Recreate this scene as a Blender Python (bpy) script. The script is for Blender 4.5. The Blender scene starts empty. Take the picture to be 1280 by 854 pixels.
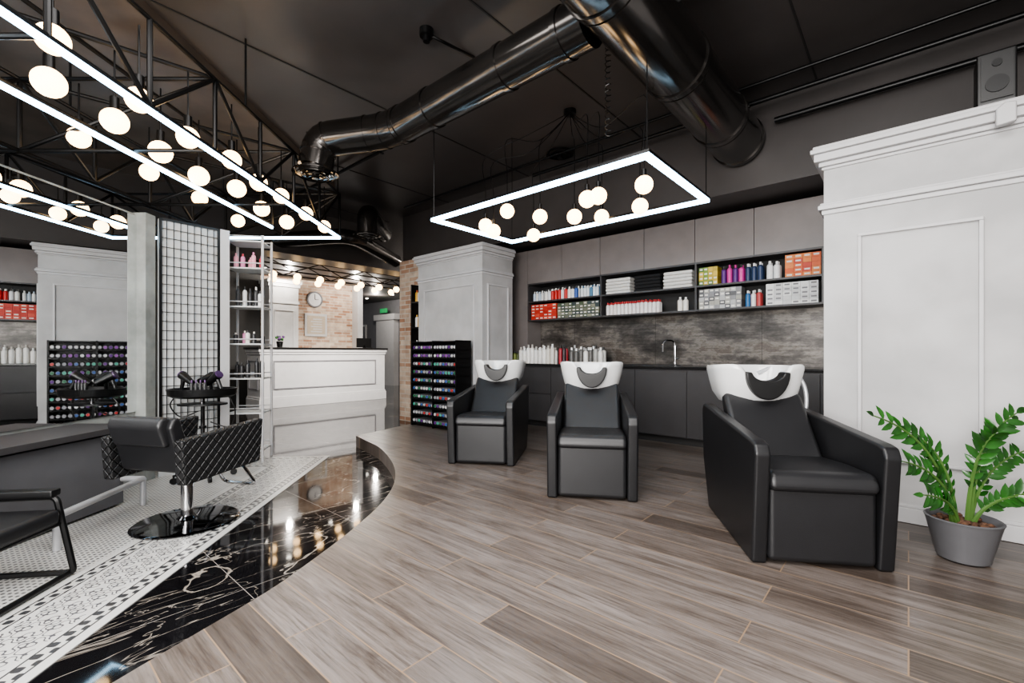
import bpy, bmesh, math, random
from mathutils import Vector, Matrix
random.seed(7)
ZO=.13
TH=math.atan2(-.657,.754)
I4=Matrix.Identity(4)
W=Matrix.Rotation(TH,4,'Z')
F0=Matrix.Translation((0,0,-.13))
def wp(a,b,z=0): return W@Vector((a,b,z))
scene=bpy.context.scene
scene.view_settings.view_transform='AgX'
scene.view_settings.look='AgX - Medium High Contrast'
scene.view_settings.exposure=.5
# ------------------------------------------------------------ materials
def L(h):
    h=h.lstrip('#'); o=[]
    for i in (0,2,4):
        c=int(h[i:i+2],16)/255; o.append(c/12.92 if c<=.04045 else ((c+.055)/1.055)**2.4)
    return tuple(o)+(1,)
def nt(name):
    m=bpy.data.materials.new(name); m.use_nodes=True
    n=m.node_tree.nodes; l=m.node_tree.links
    return m,n,l,n['Principled BSDF']
def mat(name,col,rough=.5,metal=0,em=0,noise=0,ns=8,bump=0,bs=150,coat=0,emcol=None):
    m,n,l,p=nt(name); c=L(col) if isinstance(col,str) else col
    p.inputs['Base Color'].default_value=c; p.inputs['Roughness'].default_value=rough; p.inputs['Metallic'].default_value=metal
    p.inputs['Coat Weight'].default_value=coat
    if em:
        p.inputs['Emission Color'].default_value=L(emcol) if emcol else c; p.inputs['Emission Strength'].default_value=em
    if noise or bump:
        tc=n.new('ShaderNodeTexCoord')
    if noise:
        t=n.new('ShaderNodeTexNoise'); t.inputs['Scale'].default_value=ns; t.inputs['Detail'].default_value=6
        l.new(tc.outputs['Object'],t.inputs['Vector'])
        r=n.new('ShaderNodeValToRGB'); r.color_ramp.elements[0].position=.35; r.color_ramp.elements[1].position=.65
        r.color_ramp.elements[0].color=tuple(x*(1-noise) for x in c[:3])+(1,)
        r.color_ramp.elements[1].color=tuple(min(1,x*(1+noise)) for x in c[:3])+(1,)
        l.new(t.outputs['Fac'],r.inputs['Fac']); l.new(r.outputs['Color'],p.inputs['Base Color'])
    if bump:
        t=n.new('ShaderNodeTexNoise'); t.inputs['Scale'].default_value=bs; t.inputs['Detail'].default_value=3
        l.new(tc.outputs['Object'],t.inputs['Vector'])
        b=n.new('ShaderNodeBump'); b.inputs['Strength'].default_value=bump; b.inputs['Distance'].default_value=.01
        l.new(t.outputs['Fac'],b.inputs['Height']); l.new(b.outputs['Normal'],p.inputs['Normal'])
    return m
def M_(n,l,op,a,b=None,c=None):
    x=n.new('ShaderNodeMath'); x.operation=op
    for i,v in enumerate((a,b,c)):
        if v is None: continue
        if isinstance(v,(int,float)): x.inputs[i].default_value=v
        else: l.new(v,x.inputs[i])
    return x.outputs[0]
def ramp(n,l,fac,stops,interp='LINEAR'):
    r=n.new('ShaderNodeValToRGB'); r.color_ramp.interpolation=interp
    e=r.color_ramp.elements
    while len(e)<len(stops): e.new(.5)
    for i,(p,c) in enumerate(stops):
        e[i].position=p; e[i].color=L(c) if isinstance(c,str) else c
    l.new(fac,r.inputs['Fac']); return r.outputs['Color']
def mix(n,l,fac,a,b,bt='MIX'):
    x=n.new('ShaderNodeMix'); x.data_type='RGBA'; x.blend_type=bt
    for s,v in ((0,fac),(6,a),(7,b)):
        if isinstance(v,(int,float)): x.inputs[s].default_value=v
        elif isinstance(v,tuple): x.inputs[s].default_value=v
        else: l.new(v,x.inputs[s])
    return x.outputs[2]
def wcoord(n,l,rot,scale=(1,1,1)):
    g=n.new('ShaderNodeNewGeometry'); m=n.new('ShaderNodeMapping'); m.inputs['Rotation'].default_value=(0,0,rot)
    l.new(g.outputs['Position'],m.inputs['Vector'])
    m2=n.new('ShaderNodeMapping'); m2.inputs['Scale'].default_value=scale
    l.new(m.outputs['Vector'],m2.inputs['Vector']); return m.outputs['Vector'],m2.outputs['Vector']
def wood():
    m,n,l,p=nt('wood_planks')
    v,_=wcoord(n,l,-TH)
    br=n.new('ShaderNodeTexBrick'); l.new(v,br.inputs['Vector'])
    br.offset=.37; br.inputs['Color1'].default_value=(0,0,0,1); br.inputs['Color2'].default_value=(1,1,1,1); br.inputs['Mortar'].default_value=(.5,.5,.5,1)
    br.inputs['Scale'].default_value=1; br.inputs['Brick Width'].default_value=1.2; br.inputs['Row Height'].default_value=.17
    br.inputs['Mortar Size'].default_value=.0024; br.inputs['Mortar Smooth'].default_value=0.1
    sx=n.new('ShaderNodeSeparateXYZ'); l.new(v,sx.inputs[0])
    def streak(fx,fy,sc,off,dist=.5):
        cb=n.new('ShaderNodeCombineXYZ')
        l.new(M_(n,l,'MULTIPLY',sx.outputs[0],fx),cb.inputs[0]); l.new(M_(n,l,'MULTIPLY',sx.outputs[1],fy),cb.inputs[1])
        l.new(M_(n,l,'MULTIPLY_ADD',br.outputs['Color'],9.,off),cb.inputs[2])
        t=n.new('ShaderNodeTexNoise'); t.inputs['Scale'].default_value=sc; t.inputs['Detail'].default_value=8; t.inputs['Roughness'].default_value=.68; t.inputs['Distortion'].default_value=dist
        l.new(cb.outputs[0],t.inputs['Vector']); return t.outputs['Fac']
    t1=streak(1.3,11.,1.3,0,.7); t2=streak(2.5,60.,1.5,3.,.3)
    base=ramp(n,l,br.outputs['Color'],[(0,'#4e4641'),(.2,'#655d58'),(.6,'#746d69'),(1,'#69625e')])
    gr=ramp(n,l,t1,[(.34,(.56,.51,.47,1)),(.44,(.83,.80,.77,1)),(.52,(1.0,.985,.97,1)),(.64,(1.2,1.19,1.18,1))])
    g2=ramp(n,l,t2,[(.36,(.60,.57,.55,1)),(.48,(.96,.955,.95,1)),(.62,(1.14,1.14,1.14,1))])
    c=mix(n,l,1.,base,gr,'MULTIPLY'); c=mix(n,l,1.,c,g2,'MULTIPLY')
    c=mix(n,l,br.outputs['Fac'],c,L('#8a745e'))
    l.new(c,p.inputs['Base Color']); p.inputs['Roughness'].default_value=.31
    b=n.new('ShaderNodeBump'); b.inputs['Strength'].default_value=.10; b.inputs['Distance'].default_value=.004
    l.new(t1,b.inputs['Height']); l.new(b.outputs['Normal'],p.inputs['Normal'])
    return m
def marble():
    m,n,l,p=nt('black_marble')
    v,_=wcoord(n,l,-TH)
    def vein(sc,dist,w,seed):
        mp=n.new('ShaderNodeMapping'); mp.inputs['Location'].default_value=(seed,seed*1.7,seed); mp.inputs['Rotation'].default_value=(0,0,seed); mp.inputs['Scale'].default_value=(1,.4,1); l.new(v,mp.inputs['Vector'])
        t=n.new('ShaderNodeTexNoise'); t.inputs['Scale'].default_value=sc; t.inputs['Detail'].default_value=5; t.inputs['Roughness'].default_value=.5; t.inputs['Distortion'].default_value=dist
        l.new(mp.outputs[0],t.inputs['Vector'])
        a=M_(n,l,'ABSOLUTE',M_(n,l,'SUBTRACT',t.outputs['Fac'],.5))
        return M_(n,l,'SUBTRACT',1.,M_(n,l,'MINIMUM',M_(n,l,'DIVIDE',a,w),1.))
    v1=vein(1.9,.9,.0048,1.3); v2=vein(3.0,.9,.004,4.1); v3=vein(2.4,1.1,.0035,7.7)
    s=M_(n,l,'ADD',M_(n,l,'ADD',v1,M_(n,l,'MULTIPLY',v2,.7)),M_(n,l,'MULTIPLY',v3,.6)); s=M_(n,l,'MINIMUM',s,1.)
    c=mix(n,l,s,L('#121113'),L('#a1988e'))
    br=n.new('ShaderNodeTexBrick'); l.new(v,br.inputs['Vector']); br.offset=0
    br.inputs['Scale'].default_value=1; br.inputs['Brick Width'].default_value=.8; br.inputs['Row Height'].default_value=.8; br.inputs['Mortar Size'].default_value=.002
    c=mix(n,l,br.outputs['Fac'],c,L('#8a8580'))
    l.new(c,p.inputs['Base Color']); p.inputs['Roughness'].default_value=.05; p.inputs['Specular IOR Level'].default_value=.6
    return m
def pattile():
    m,n,l,p=nt('patterned_tile')
    tc=n.new('ShaderNodeTexCoord'); sx=n.new('ShaderNodeSeparateXYZ'); l.new(tc.outputs['Object'],sx.inputs[0])
    x=M_(n,l,'MULTIPLY',sx.outputs[0],-1.); y=sx.outputs[1]
    u=M_(n,l,'MINIMUM',x,M_(n,l,'MULTIPLY',y,-1.))
    k=2*math.pi
    def sn(v,f,ph=0): return M_(n,l,'SINE',M_(n,l,'MULTIPLY_ADD',v,k*f,ph))
    d=M_(n,l,'MULTIPLY',sn(x,17),sn(y,17)); dots=M_(n,l,'GREATER_THAN',M_(n,l,'ABSOLUTE',d),.66)
    mos=mix(n,l,dots,L('#cccbc8'),L('#505052'))
    r1=M_(n,l,'MULTIPLY',sn(x,4.35,.6),sn(y,4.35)); r2=M_(n,l,'MULTIPLY',sn(x,13),sn(y,13,1.))
    fl=M_(n,l,'ADD',r1,M_(n,l,'MULTIPLY',r2,.7))
    fl=M_(n,l,'LESS_THAN',M_(n,l,'ABSOLUTE',M_(n,l,'SUBTRACT',M_(n,l,'ABSOLUTE',fl),.38)),.12)
    flo=mix(n,l,fl,L('#c8c7c4'),L('#565659'))
    ch=M_(n,l,'GREATER_THAN',M_(n,l,'MULTIPLY',sn(x,14),sn(y,14)),.1)
    cho=mix(n,l,ch,L('#c8c7c3'),L('#3c3c3e'))
    def ban(c,a,b,col):
        f=M_(n,l,'MULTIPLY',M_(n,l,'GREATER_THAN',u,a),M_(n,l,'LESS_THAN',u,b)); return mix(n,l,f,c,col)
    c=mos
    w_=L('#cbcac7'); k_=L('#3a3a3c')
    c=ban(c,0,.045,w_); c=ban(c,.045,.053,k_); c=ban(c,.053,.105,cho); c=ban(c,.105,.113,k_); c=ban(c,.113,.135,w_)
    c=ban(c,.135,.36,flo); c=ban(c,.36,.38,w_); c=ban(c,.38,.388,k_); c=ban(c,.388,.44,cho); c=ban(c,.44,.448,k_); c=ban(c,.448,.49,w_)
    l.new(c,p.inputs['Base Color']); p.inputs['Roughness'].default_value=.3
    return m
def brick():
    m,n,l,p=nt('old_brick')
    v,_=wcoord(n,l,-TH); sx=n.new('ShaderNodeSeparateXYZ'); l.new(v,sx.inputs[0])
    cb=n.new('ShaderNodeCombineXYZ'); l.new(M_(n,l,'ADD',sx.outputs[0],sx.outputs[1]),cb.inputs[0]); l.new(sx.outputs[2],cb.inputs[1])
    br=n.new('ShaderNodeTexBrick'); l.new(cb.outputs[0],br.inputs['Vector']); br.inputs['Scale'].default_value=1
    br.inputs['Brick Width'].default_value=.24; br.inputs['Row Height'].default_value=.075; br.inputs['Mortar Size'].default_value=.009
    br.inputs['Color1'].default_value=L('#a87f66'); br.inputs['Color2'].default_value=L('#d2c3b2'); br.inputs['Mortar'].default_value=L('#c8c0b4')
    t=n.new('ShaderNodeTexNoise'); t.inputs['Scale'].default_value=6; l.new(cb.outputs[0],t.inputs['Vector'])
    c=mix(n,l,1.,br.outputs['Color'],ramp(n,l,t.outputs['Fac'],[(.3,(.75,.7,.68,1)),(.7,(1.1,1.08,1.05,1))]),'MULTIPLY')
    l.new(c,p.inputs['Base Color']); p.inputs['Roughness'].default_value=.85
    return m
def splash():
    m,n,l,p=nt('rusted_stone_splashback')
    v,_=wcoord(n,l,-TH)
    mp=n.new('ShaderNodeMapping'); mp.inputs['Scale'].default_value=(1,1,2.2); l.new(v,mp.inputs['Vector'])
    t=n.new('ShaderNodeTexNoise'); t.inputs['Scale'].default_value=1.6; t.inputs['Detail'].default_value=12; t.inputs['Roughness'].default_value=.72; l.new(mp.outputs[0],t.inputs['Vector'])
    mp2=n.new('ShaderNodeMapping'); mp2.inputs['Scale'].default_value=(1.5,1.5,30); l.new(v,mp2.inputs['Vector'])
    t2=n.new('ShaderNodeTexNoise'); t2.inputs['Scale'].default_value=1.5; t2.inputs['Detail'].default_value=6; l.new(mp2.outputs[0],t2.inputs['Vector'])
    c=ramp(n,l,t.outputs['Fac'],[(.34,'#2e2b29'),(.45,'#474340'),(.52,'#5f5a56'),(.57,'#7d7771'),(.62,'#5c544e'),(.7,'#726b65')])
    c=mix(n,l,1.,c,ramp(n,l,t2.outputs['Fac'],[(.35,(.75,.74,.73,1)),(.6,(1.12,1.12,1.12,1))]),'MULTIPLY')
    sx=n.new('ShaderNodeSeparateXYZ'); l.new(v,sx.inputs[0])
    fr=M_(n,l,'FRACT',M_(n,l,'DIVIDE',sx.outputs[0],1.2)); ln=M_(n,l,'LESS_THAN',fr,.003)
    c=mix(n,l,ln,c,L('#1e1a18'))
    l.new(c,p.inputs['Base Color']); p.inputs['Roughness'].default_value=.3; p.inputs['Metallic'].default_value=.3
    return m
def quilt():
    m,n,l,p=nt('quilted_black_leather')
    tc=n.new('ShaderNodeTexCoord'); sx=n.new('ShaderNodeSeparateXYZ'); l.new(tc.outputs['Object'],sx.inputs[0])
    k=math.pi/.062
    h=M_(n,l,'ADD',sx.outputs[1],sx.outputs[0])
    a=M_(n,l,'ABSOLUTE',M_(n,l,'SINE',M_(n,l,'MULTIPLY',M_(n,l,'ADD',h,sx.outputs[2]),k)))
    b=M_(n,l,'ABSOLUTE',M_(n,l,'SINE',M_(n,l,'MULTIPLY',M_(n,l,'SUBTRACT',h,sx.outputs[2]),k)))
    q=M_(n,l,'MINIMUM',M_(n,l,'MULTIPLY',M_(n,l,'MINIMUM',a,b),2.5),1.)
    bp=n.new('ShaderNodeBump'); bp.inputs['Strength'].default_value=.9; bp.inputs['Distance'].default_value=.012
    l.new(q,bp.inputs['Height']); l.new(bp.outputs['Normal'],p.inputs['Normal'])
    l.new(mix(n,l,q,L('#0c0c0d'),L('#242425')),p.inputs['Base Color']); p.inputs['Roughness'].default_value=.38
    return m
m_wood=wood(); m_marble=marble(); m_tile=pattile(); m_brick=brick(); m_splash=splash(); m_quilt=quilt()
m_plaster=mat('white_plaster','#b4b3b3',.6,noise=.13,ns=2.6,bump=.12,bs=14)
m_trim=mat('white_trim','#bfbebf',.45,noise=.03)
m_ceil=mat('dark_ceiling','#5f554d',.36,noise=.22,ns=2.5,bump=.06,bs=6)
m_ceil2=mat('dark_ceiling_matte','#403c3b',.42,noise=.12,ns=2)
m_dark=mat('charcoal_paint','#262525',.6,noise=.08)
m_grey=mat('grey_paint','#77767a',.7,noise=.04)
m_desk=mat('station_grey','#5b5b5e',.55,noise=.04)
m_upper=mat('taupe_laminate','#7a7371',.35,noise=.05,ns=6)
m_lower=mat('graphite_laminate','#3f3d3e',.38,noise=.05,ns=6)
m_counter=mat('black_counter','#1b1a1a',.2,noise=.1)
m_blk=mat('black_metal','#141415',.35,metal=.4,noise=.06)
m_duct=mat('black_duct_metal','#524f4d',.18,metal=.9,noise=.15,ns=3)
m_leather=mat('black_leather','#222224',.35,bump=.12,bs=350,noise=.05)
m_leather2=mat('black_leather_side','#1c1c1e',.37,bump=.1,bs=350,noise=.05)
m_white=mat('white_ceramic','#e2e2e1',.1,coat=.5,noise=.01)
m_rub=mat('black_rubber','#0f0f10',.4,noise=.05)
m_chrome=mat('chrome','#d8d8da',.1,metal=1,noise=.03)
m_dchr=mat('dark_chrome','#6a6a6c',.07,metal=1,noise=.03)
m_silver=mat('silver_metal','#c4c5c8',.35,metal=.4,noise=.03)
m_mirror=mat('mirror_glass','#eceeee',.0,metal=1)
m_conc=mat('concrete','#8b8e8b',.7,noise=.25,ns=5,bump=.1,bs=30)
m_led=mat('led_strip','#d8f2ff',.5,em=10,emcol='#b4e0ff')
m_globe=mat('warm_globe','#fff2dc',.5,em=7,emcol='#ffd195')
m_spot=mat('spot_disc','#fff6e8',.5,em=15)
m_pot=mat('grey_pot','#6d6d70',.35,metal=.3,noise=.05)
m_soil=mat('bark_soil','#5b4030',.9,noise=.5,ns=60,bump=.8,bs=60)
m_leaf=mat('zz_leaf','#27551f',.2,noise=.4,ns=12)
m_stem=mat('zz_stem','#48682f',.5,noise=.15)
m_board=mat('white_board','#c6c8c8',.4,noise=.02)
_c={}
def cm(h,rough=.4,metal=0):
    k=(h,rough,metal)
    if k not in _c: _c[k]=mat('product_'+h.strip('#'),h,rough,metal,noise=.05,ns=40)
    return _c[k]
# ------------------------------------------------------------ builder
class B:
    def __init__(s,M=None):
        s.bm=bmesh.new(); s.mats=[]; s.w=(M is W); s.M=I4 if (M is None or M is W) else M
    def mi(s,m):
        if m not in s.mats: s.mats.append(m)
        return s.mats.index(m)
    def add(s,vs,fs,m,T=None):
        X=s.M@T if T is not None else s.M
        V=[s.bm.verts.new(X@Vector(v)) for v in vs]; i=s.mi(m)
        for f in fs:
            try: fc=s.bm.faces.new([V[k] for k in f]); fc.material_index=i
            except ValueError: pass
    def bmadd(s,b,m,T=None):
        b.verts.index_update()
        s.add([v.co.copy() for v in b.verts],[[v.index for v in f.verts] for f in b.faces],m,T); b.free()
    def box(s,x0,x1,y0,y1,z0,z1,m,bev=0,T=None,seg=2):
        b=bmesh.new(); bmesh.ops.create_cube(b,size=1)
        for v in b.verts: v.co=Vector(((x0+x1)/2+v.co.x*(x1-x0),(y0+y1)/2+v.co.y*(y1-y0),(z0+z1)/2+v.co.z*(z1-z0)))
        if bev: bmesh.ops.bevel(b,geom=b.edges[:],offset=bev,segments=seg,profile=.5,affect='EDGES')
        s.bmadd(b,m,T)
    def prism(s,poly,c0,c1,m,plane='yz',bev=0,T=None,seg=3):
        f={'yz':lambda p,c:(c,p[0],p[1]),'xz':lambda p,c:(p[0],c,p[1]),'xy':lambda p,c:(p[0],p[1],c)}[plane]
        b=bmesh.new(); A=[b.verts.new(f(p,c0)) for p in poly]; C=[b.verts.new(f(p,c1)) for p in poly]; n=len(poly)
        b.faces.new(A[::-1]); b.faces.new(C)
        for i in range(n): b.faces.new([A[i],A[(i+1)%n],C[(i+1)%n],C[i]])
        bmesh.ops.recalc_face_normals(b,faces=b.faces[:])
        if bev: bmesh.ops.bevel(b,geom=b.edges[:],offset=bev,segments=seg,profile=.5,affect='EDGES')
        s.bmadd(b,m,T)
    def cyl(s,p0,p1,r,m,r1=None,seg=14,T=None):
        p0=Vector(p0);p1=Vector(p1); r1=r if r1 is None else r1
        d=(p1-p0).normalized(); a=d.orthogonal().normalized(); c=d.cross(a)
        vs=[];fs=[]
        for P,R in ((p0,r),(p1,r1)):
            for i in range(seg):
                t=2*math.pi*i/seg; vs.append(P+(a*math.cos(t)+c*math.sin(t))*R)
        for i in range(seg): j=(i+1)%seg; fs.append((i,j,seg+j,seg+i))
        fs.append(tuple(range(seg))[::-1]); fs.append(tuple(range(seg,2*seg)))
        s.add(vs,fs,m,T)
    def lathe(s,prof,c,m,seg=24,T=None,cap=True):
        vs=[];fs=[];n=len(prof)
        for r,z in prof:
            for i in range(seg):
                t=2*math.pi*i/seg; vs.append((c[0]+r*math.cos(t),c[1]+r*math.sin(t),c[2]+z))
        for k in range(n-1):
            for i in range(seg): j=(i+1)%seg; fs.append((k*seg+i,k*seg+j,(k+1)*seg+j,(k+1)*seg+i))
        if cap: fs.append(tuple(range(seg))[::-1]); fs.append(tuple(range((n-1)*seg,n*seg)))
        s.add(vs,fs,m,T)
    def sph(s,c,r,m,seg=16,sc=(1,1,1),T=None):
        b=bmesh.new(); bmesh.ops.create_uvsphere(b,u_segments=seg,v_segments=seg//2+2,radius=r)
        for v in b.verts: v.co=Vector((c[0]+v.co.x*sc[0],c[1]+v.co.y*sc[1],c[2]+v.co.z*sc[2]))
        s.bmadd(b,m,T)
    def tube(s,pts,r,m,seg=8,T=None,rr=None):
        P=[Vector(p) for p in pts]; n=len(P)
        tg=[(P[min(i+1,n-1)]-P[max(i-1,0)]).normalized() for i in range(n)]
        a=tg[0].orthogonal().normalized(); vs=[];fs=[]
        for i in range(n):
            a=(a-tg[i]*a.dot(tg[i])).normalized(); c=tg[i].cross(a)
            R=rr[i] if rr else r
            for k in range(seg):
                t=2*math.pi*k/seg; vs.append(P[i]+(a*math.cos(t)+c*math.sin(t))*R)
        for i in range(n-1):
            for k in range(seg): j=(k+1)%seg; fs.append((i*seg+k,i*seg+j,(i+1)*seg+j,(i+1)*seg+k))
        fs.append(tuple(range(seg))[::-1]); fs.append(tuple(range((n-1)*seg,n*seg)))
        s.add(vs,fs,m,T)
    def fin(s,name,loc=None,rz=0,doub=False):
        bm=s.bm
        bmesh.ops.recalc_face_normals(bm,faces=bm.faces[:])
        for f in bm.faces: f.smooth=True
        for e in bm.edges:
            if len(e.link_faces)==2 and e.calc_face_angle(0)>math.radians(38): e.smooth=False
        me=bpy.data.meshes.new(name)
        if loc is None:
            lo=Vector((min(v.co.x for v in bm.verts),min(v.co.y for v in bm.verts),min(v.co.z for v in bm.verts)))
            hi=Vector((max(v.co.x for v in bm.verts),max(v.co.y for v in bm.verts),max(v.co.z for v in bm.verts)))
            o=Vector(((lo.x+hi.x)/2,(lo.y+hi.y)/2,lo.z)); 
            for v in bm.verts: v.co-=o
            loc=o
            if s.w: loc=W@o; rz=TH
        bm.to_mesh(me); bm.free()
        for m in s.mats: me.materials.append(m)
        ob=bpy.data.objects.new(name,me); scene.collection.objects.link(ob)
        ob.location=Vector(loc)+Vector((0,0,ZO)); ob.rotation_euler=(0,0,rz)
        md=ob.modifiers.new('wn','WEIGHTED_NORMAL'); md.keep_sharp=True
        return ob
def dup(o,loc,rz):
    n=bpy.data.objects.new(o.name,o.data); scene.collection.objects.link(n)
    n.location=Vector(loc)+Vector((0,0,ZO)); n.rotation_euler=(0,0,rz)
    md=n.modifiers.new('wn','WEIGHTED_NORMAL'); md.keep_sharp=True
    return n
def rnd(pts,rad,k=6):
    P=[Vector(p) for p in pts]; out=[P[0]]
    for i in range(1,len(P)-1):
        a=(P[i-1]-P[i]); b=(P[i+1]-P[i]); r=min(rad,a.length*.49,b.length*.49)
        s=P[i]+a.normalized()*r; e=P[i]+b.normalized()*r
        for j in range(k+1):
            t=j/k; out.append((1-t)**2*s+2*t*(1-t)*P[i]+t*t*e)
    out.append(P[-1]); return out
def cat(pts,k=6):
    P=[Vector(p) for p in pts]; out=[]
    for i in range(len(P)-1):
        p0=P[max(i-1,0)];p1=P[i];p2=P[i+1];p3=P[min(i+2,len(P)-1)]
        for j in range(k):
            t=j/k; out.append(.5*((2*p1)+(p2-p0)*t+(2*p0-5*p1+4*p2-p3)*t*t+(3*p1-p0-3*p2+p3)*t**3))
    out.append(P[-1]); return out
CE=3.35
# ------------------------------------------------------------ shell
b=B(); b.box(-18,9,-6,20,-.25,-.13,m_marble); b.fin('floor')
b=B(W); b.box(-18,3,-6,12,CE,CE+.1,m_ceil2); b.fin('ceiling')
b=B(); b.box(-7.9,-2.45,-3.9,6.3,CE-.06,CE-.001,m_ceil); b.fin('ceiling_panel')
b=B(W)
for a in (-7,-5.4,-3.8,-2.2,-.6): b.box(a,a+.012,-2,4.69,CE-.008,CE,m_dark)
b.fin('trim_1')
b=B(W); b.box(-6.4,1.6,5.52,5.64,-.13,CE,m_dark); b.fin('wall_back')
b=B(W); b.box(1.6,1.72,-3.6,5.64,-.13,2.3,m_plaster); b.box(1.6,1.72,-3.6,5.64,2.3,CE,m_dark); b.fin('wall_right')
b=B(); b.box(-8.1,-8,-4,8.7,-.13,CE,m_plaster); b.fin('wall_left')
b=B(); b.box(-8.1,-1.0,-4.1,-4,-.13,CE,m_plaster); b.fin('wall_rear')
b=B(W); b.box(-17,-6.6,9.5,9.62,-.13,CE,m_grey)
b.box(-14.7,-13.6,9.3,9.5,-.13,2.3,m_trim); b.box(-14.8,-13.5,9.25,9.5,2.2,2.4,m_trim)
b.fin('wall_far')
b=B(W); b.box(-11.95,-11.8,1.0,4.3,-.13,CE,m_dark); b.box(-11.95,-11.8,4.3,6.7,-.13,CE,m_brick); b.box(-11.95,-11.5,6.7,6.85,-.13,CE,m_trim); b.fin('wall_reception')
b=B(W); b.box(-6.55,-5.6,4.6,4.8,-.13,2.56,m_brick); b.box(-6.55,-6.45,4.8,9.5,-.13,CE,m_plaster); b.fin('wall_corridor')
b=B(W); b.box(-6.6,1.6,4.7,5.52,2.55,CE,m_ceil2); b.fin('ceiling_bulkhead')
b=B(W); b.box(-8.0,-7.5,-.5,9.4,2.6,CE,m_ceil2); b.box(-17,-8.0,-.5,9.4,2.9,3.0,m_ceil2); b.fin('ceiling_reception')
crv=[(-1.893,5.524),(-1.66,5.2),(-1.398,4.82),(-1.10,4.18),(-.93,3.62),(-.874,3.11),(-.905,2.61),(-.975,2.163),(-1.03,1.909),(-1.133,1.612),(-1.214,1.381),(-1.4,.8),(-1.65,0),(-1.95,-1)]
cp=[(v.x,v.y) for v in cat([(x,y,0) for x,y in crv],6)]
poly=[tuple(wp(-5.55,5.52)[:2]),tuple(wp(-5.55,4.3)[:2]),(-1.45,6.45),(-1.80,5.72)]+cp+[tuple(wp(1.58,-2.6)[:2]),tuple(wp(1.58,5.52)[:2])]
b=B(); b.prism(poly,-.13,0,m_wood,'xy'); b.fin('wood_platform_floor')
b=B(); b.box(-6,0,-7.5,0,0,.004,m_tile); b.fin('patterned_tile_floor',loc=(-2.01,5.02,-.13),rz=math.radians(5.77))
# ------------------------------------------------------------ pillars
def frame_f(b,a0,a1,z0,z1,f,m,w=.02,d=.02,axis='b'):
    for (p0,p1,q0,q1) in ((a0,a1,z0,z0+w),(a0,a1,z1-w,z1),(a0,a0+w,z0+w,z1-w),(a1-w,a1,z0+w,z1-w)):
        if axis=='b': b.box(p0,p1,f-d,f,q0,q1,m,bev=.004)
        else: b.box(f,f+d,p0,p1,q0,q1,m,bev=.004)
def pillar(name,a0,a1,b0,b1,zt,rail,panel,side=None,bb=None):
    b=B(W); z0=0
    b.box(a0,a1,b0,b1,0.001,zt-.02,m_plaster)
    for o,h0,h1 in ((.012,zt-.15,zt-.13),(.026,zt-.13,zt-.10),(.05,zt-.10,zt-.05),(.068,zt-.05,zt-.02),(.055,zt-.02,zt)):
        b.box(a0-o,a1+o,b0-o,bb or b1,h0,h1,m_trim,bev=.007)
    for o,h0,h1 in ((.012,rail-.03,rail+.0),(.03,rail,rail+.03),(.02,rail+.03,rail+.045)):
        b.box(a0-o,a1+o,b0-o,bb or b1,h0,h1,m_trim,bev=.006)
    b.box(a0-.02,a1+.02,b0-.02,bb or b1,.001,.09,m_trim,bev=.005); b.box(a0-.012,a1+.012,b0-.012,bb or b1,.09,.11,m_trim,bev=.004)
    frame_f(b,panel[0],panel[1],panel[2],panel[3],b0,m_trim)
    if side: frame_f(b,side[0],side[1],panel[2],panel[3],a1,m_trim,axis='a')
    return b.fin(name)
pillar('white_pillar',-.416,.49,3.57,5.51,2.34,1.93,(-.24,.31,.35,1.75))
pillar('white_pillar',-5.56,-4.21,4.24,4.84,2.45,2.08,(-5.42,-4.35,.3,1.93),(4.33,4.75))
# ------------------------------------------------------------ back cabinetry
b=B(W)
b.box(-5.5,-.50,5.495,5.519,.861,1.467,m_splash)
b.fin('splashback')
b=B(W)
F=5.17; A0=-4.2;A1=-.50
b.box(A0,A1,F+.02,5.51,2.01,2.5,m_lower)
b.box(A0,A1,5.48,5.51,1.468,2.01,m_dark)
ed=[-4.2,-3.6,-3.0,-2.4,-1.8,-1.2,-.6,-.505]
for i in range(7): b.box(ed[i]+.003,ed[i+1]-.003,F,F+.02,2.013,2.498,m_upper,bev=.002)
for z in (1.468,1.735,1.995): b.box(A0,A1,F,5.49,z,z+.02,m_lower)
for a in (A0,-3.0,-1.8,-.62): b.box(a,a+.02,F+.001,5.49,1.468,2.01,m_lower)
b.fin('upper_cabinet')
b=B(W); b.box(-4.55,-4.203,5.17,5.49,.862,2.5,m_upper,bev=.003); b.fin('cabinet_end_panel')
b=B(W)
A1=-.50
b.box(-5.4,A1,4.94,5.49,.08,.83,m_lower); b.box(-5.4,A1,4.99,5.49,0.001,.08,m_dark)
b.box(-5.4,A1,4.9,5.49,.83,.86,m_counter,bev=.003)
e=-5.4
while e<-.55:
    e1=min(e+.6,-.505)
    if abs(e+4.2)<.4 or e<-4.3:
        for z0,z1 in ((.09,.45),(.46,.81)): b.box(e+.003,e1-.003,4.92,4.94,z0,z1,m_lower,bev=.002)
    else: b.box(e+.003,e1-.003,4.92,4.94,.09,.81,m_lower,bev=.002)
    e=e1
b.box(-2.75,-1.9,5.05,5.4,.8595,.866,m_dchr); b.box(-2.7,-1.95,5.08,5.37,.8605,.8675,m_dark)
b.fin('lower_cabinet')
b=B(W); fa=-2.12
b.tube(rnd([(fa,5.42,.869),(fa,5.42,1.16),(fa-.1,5.3,1.16),(fa-.1,5.3,1.02)],.07),.011,m_chrome); b.cyl((fa,5.42,.869),(fa,5.42,.90),.022,m_chrome); b.cyl((fa,5.42,.93),(fa+.06,5.40,.95),.008,m_chrome)
b.fin('kitchen_faucet')
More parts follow.
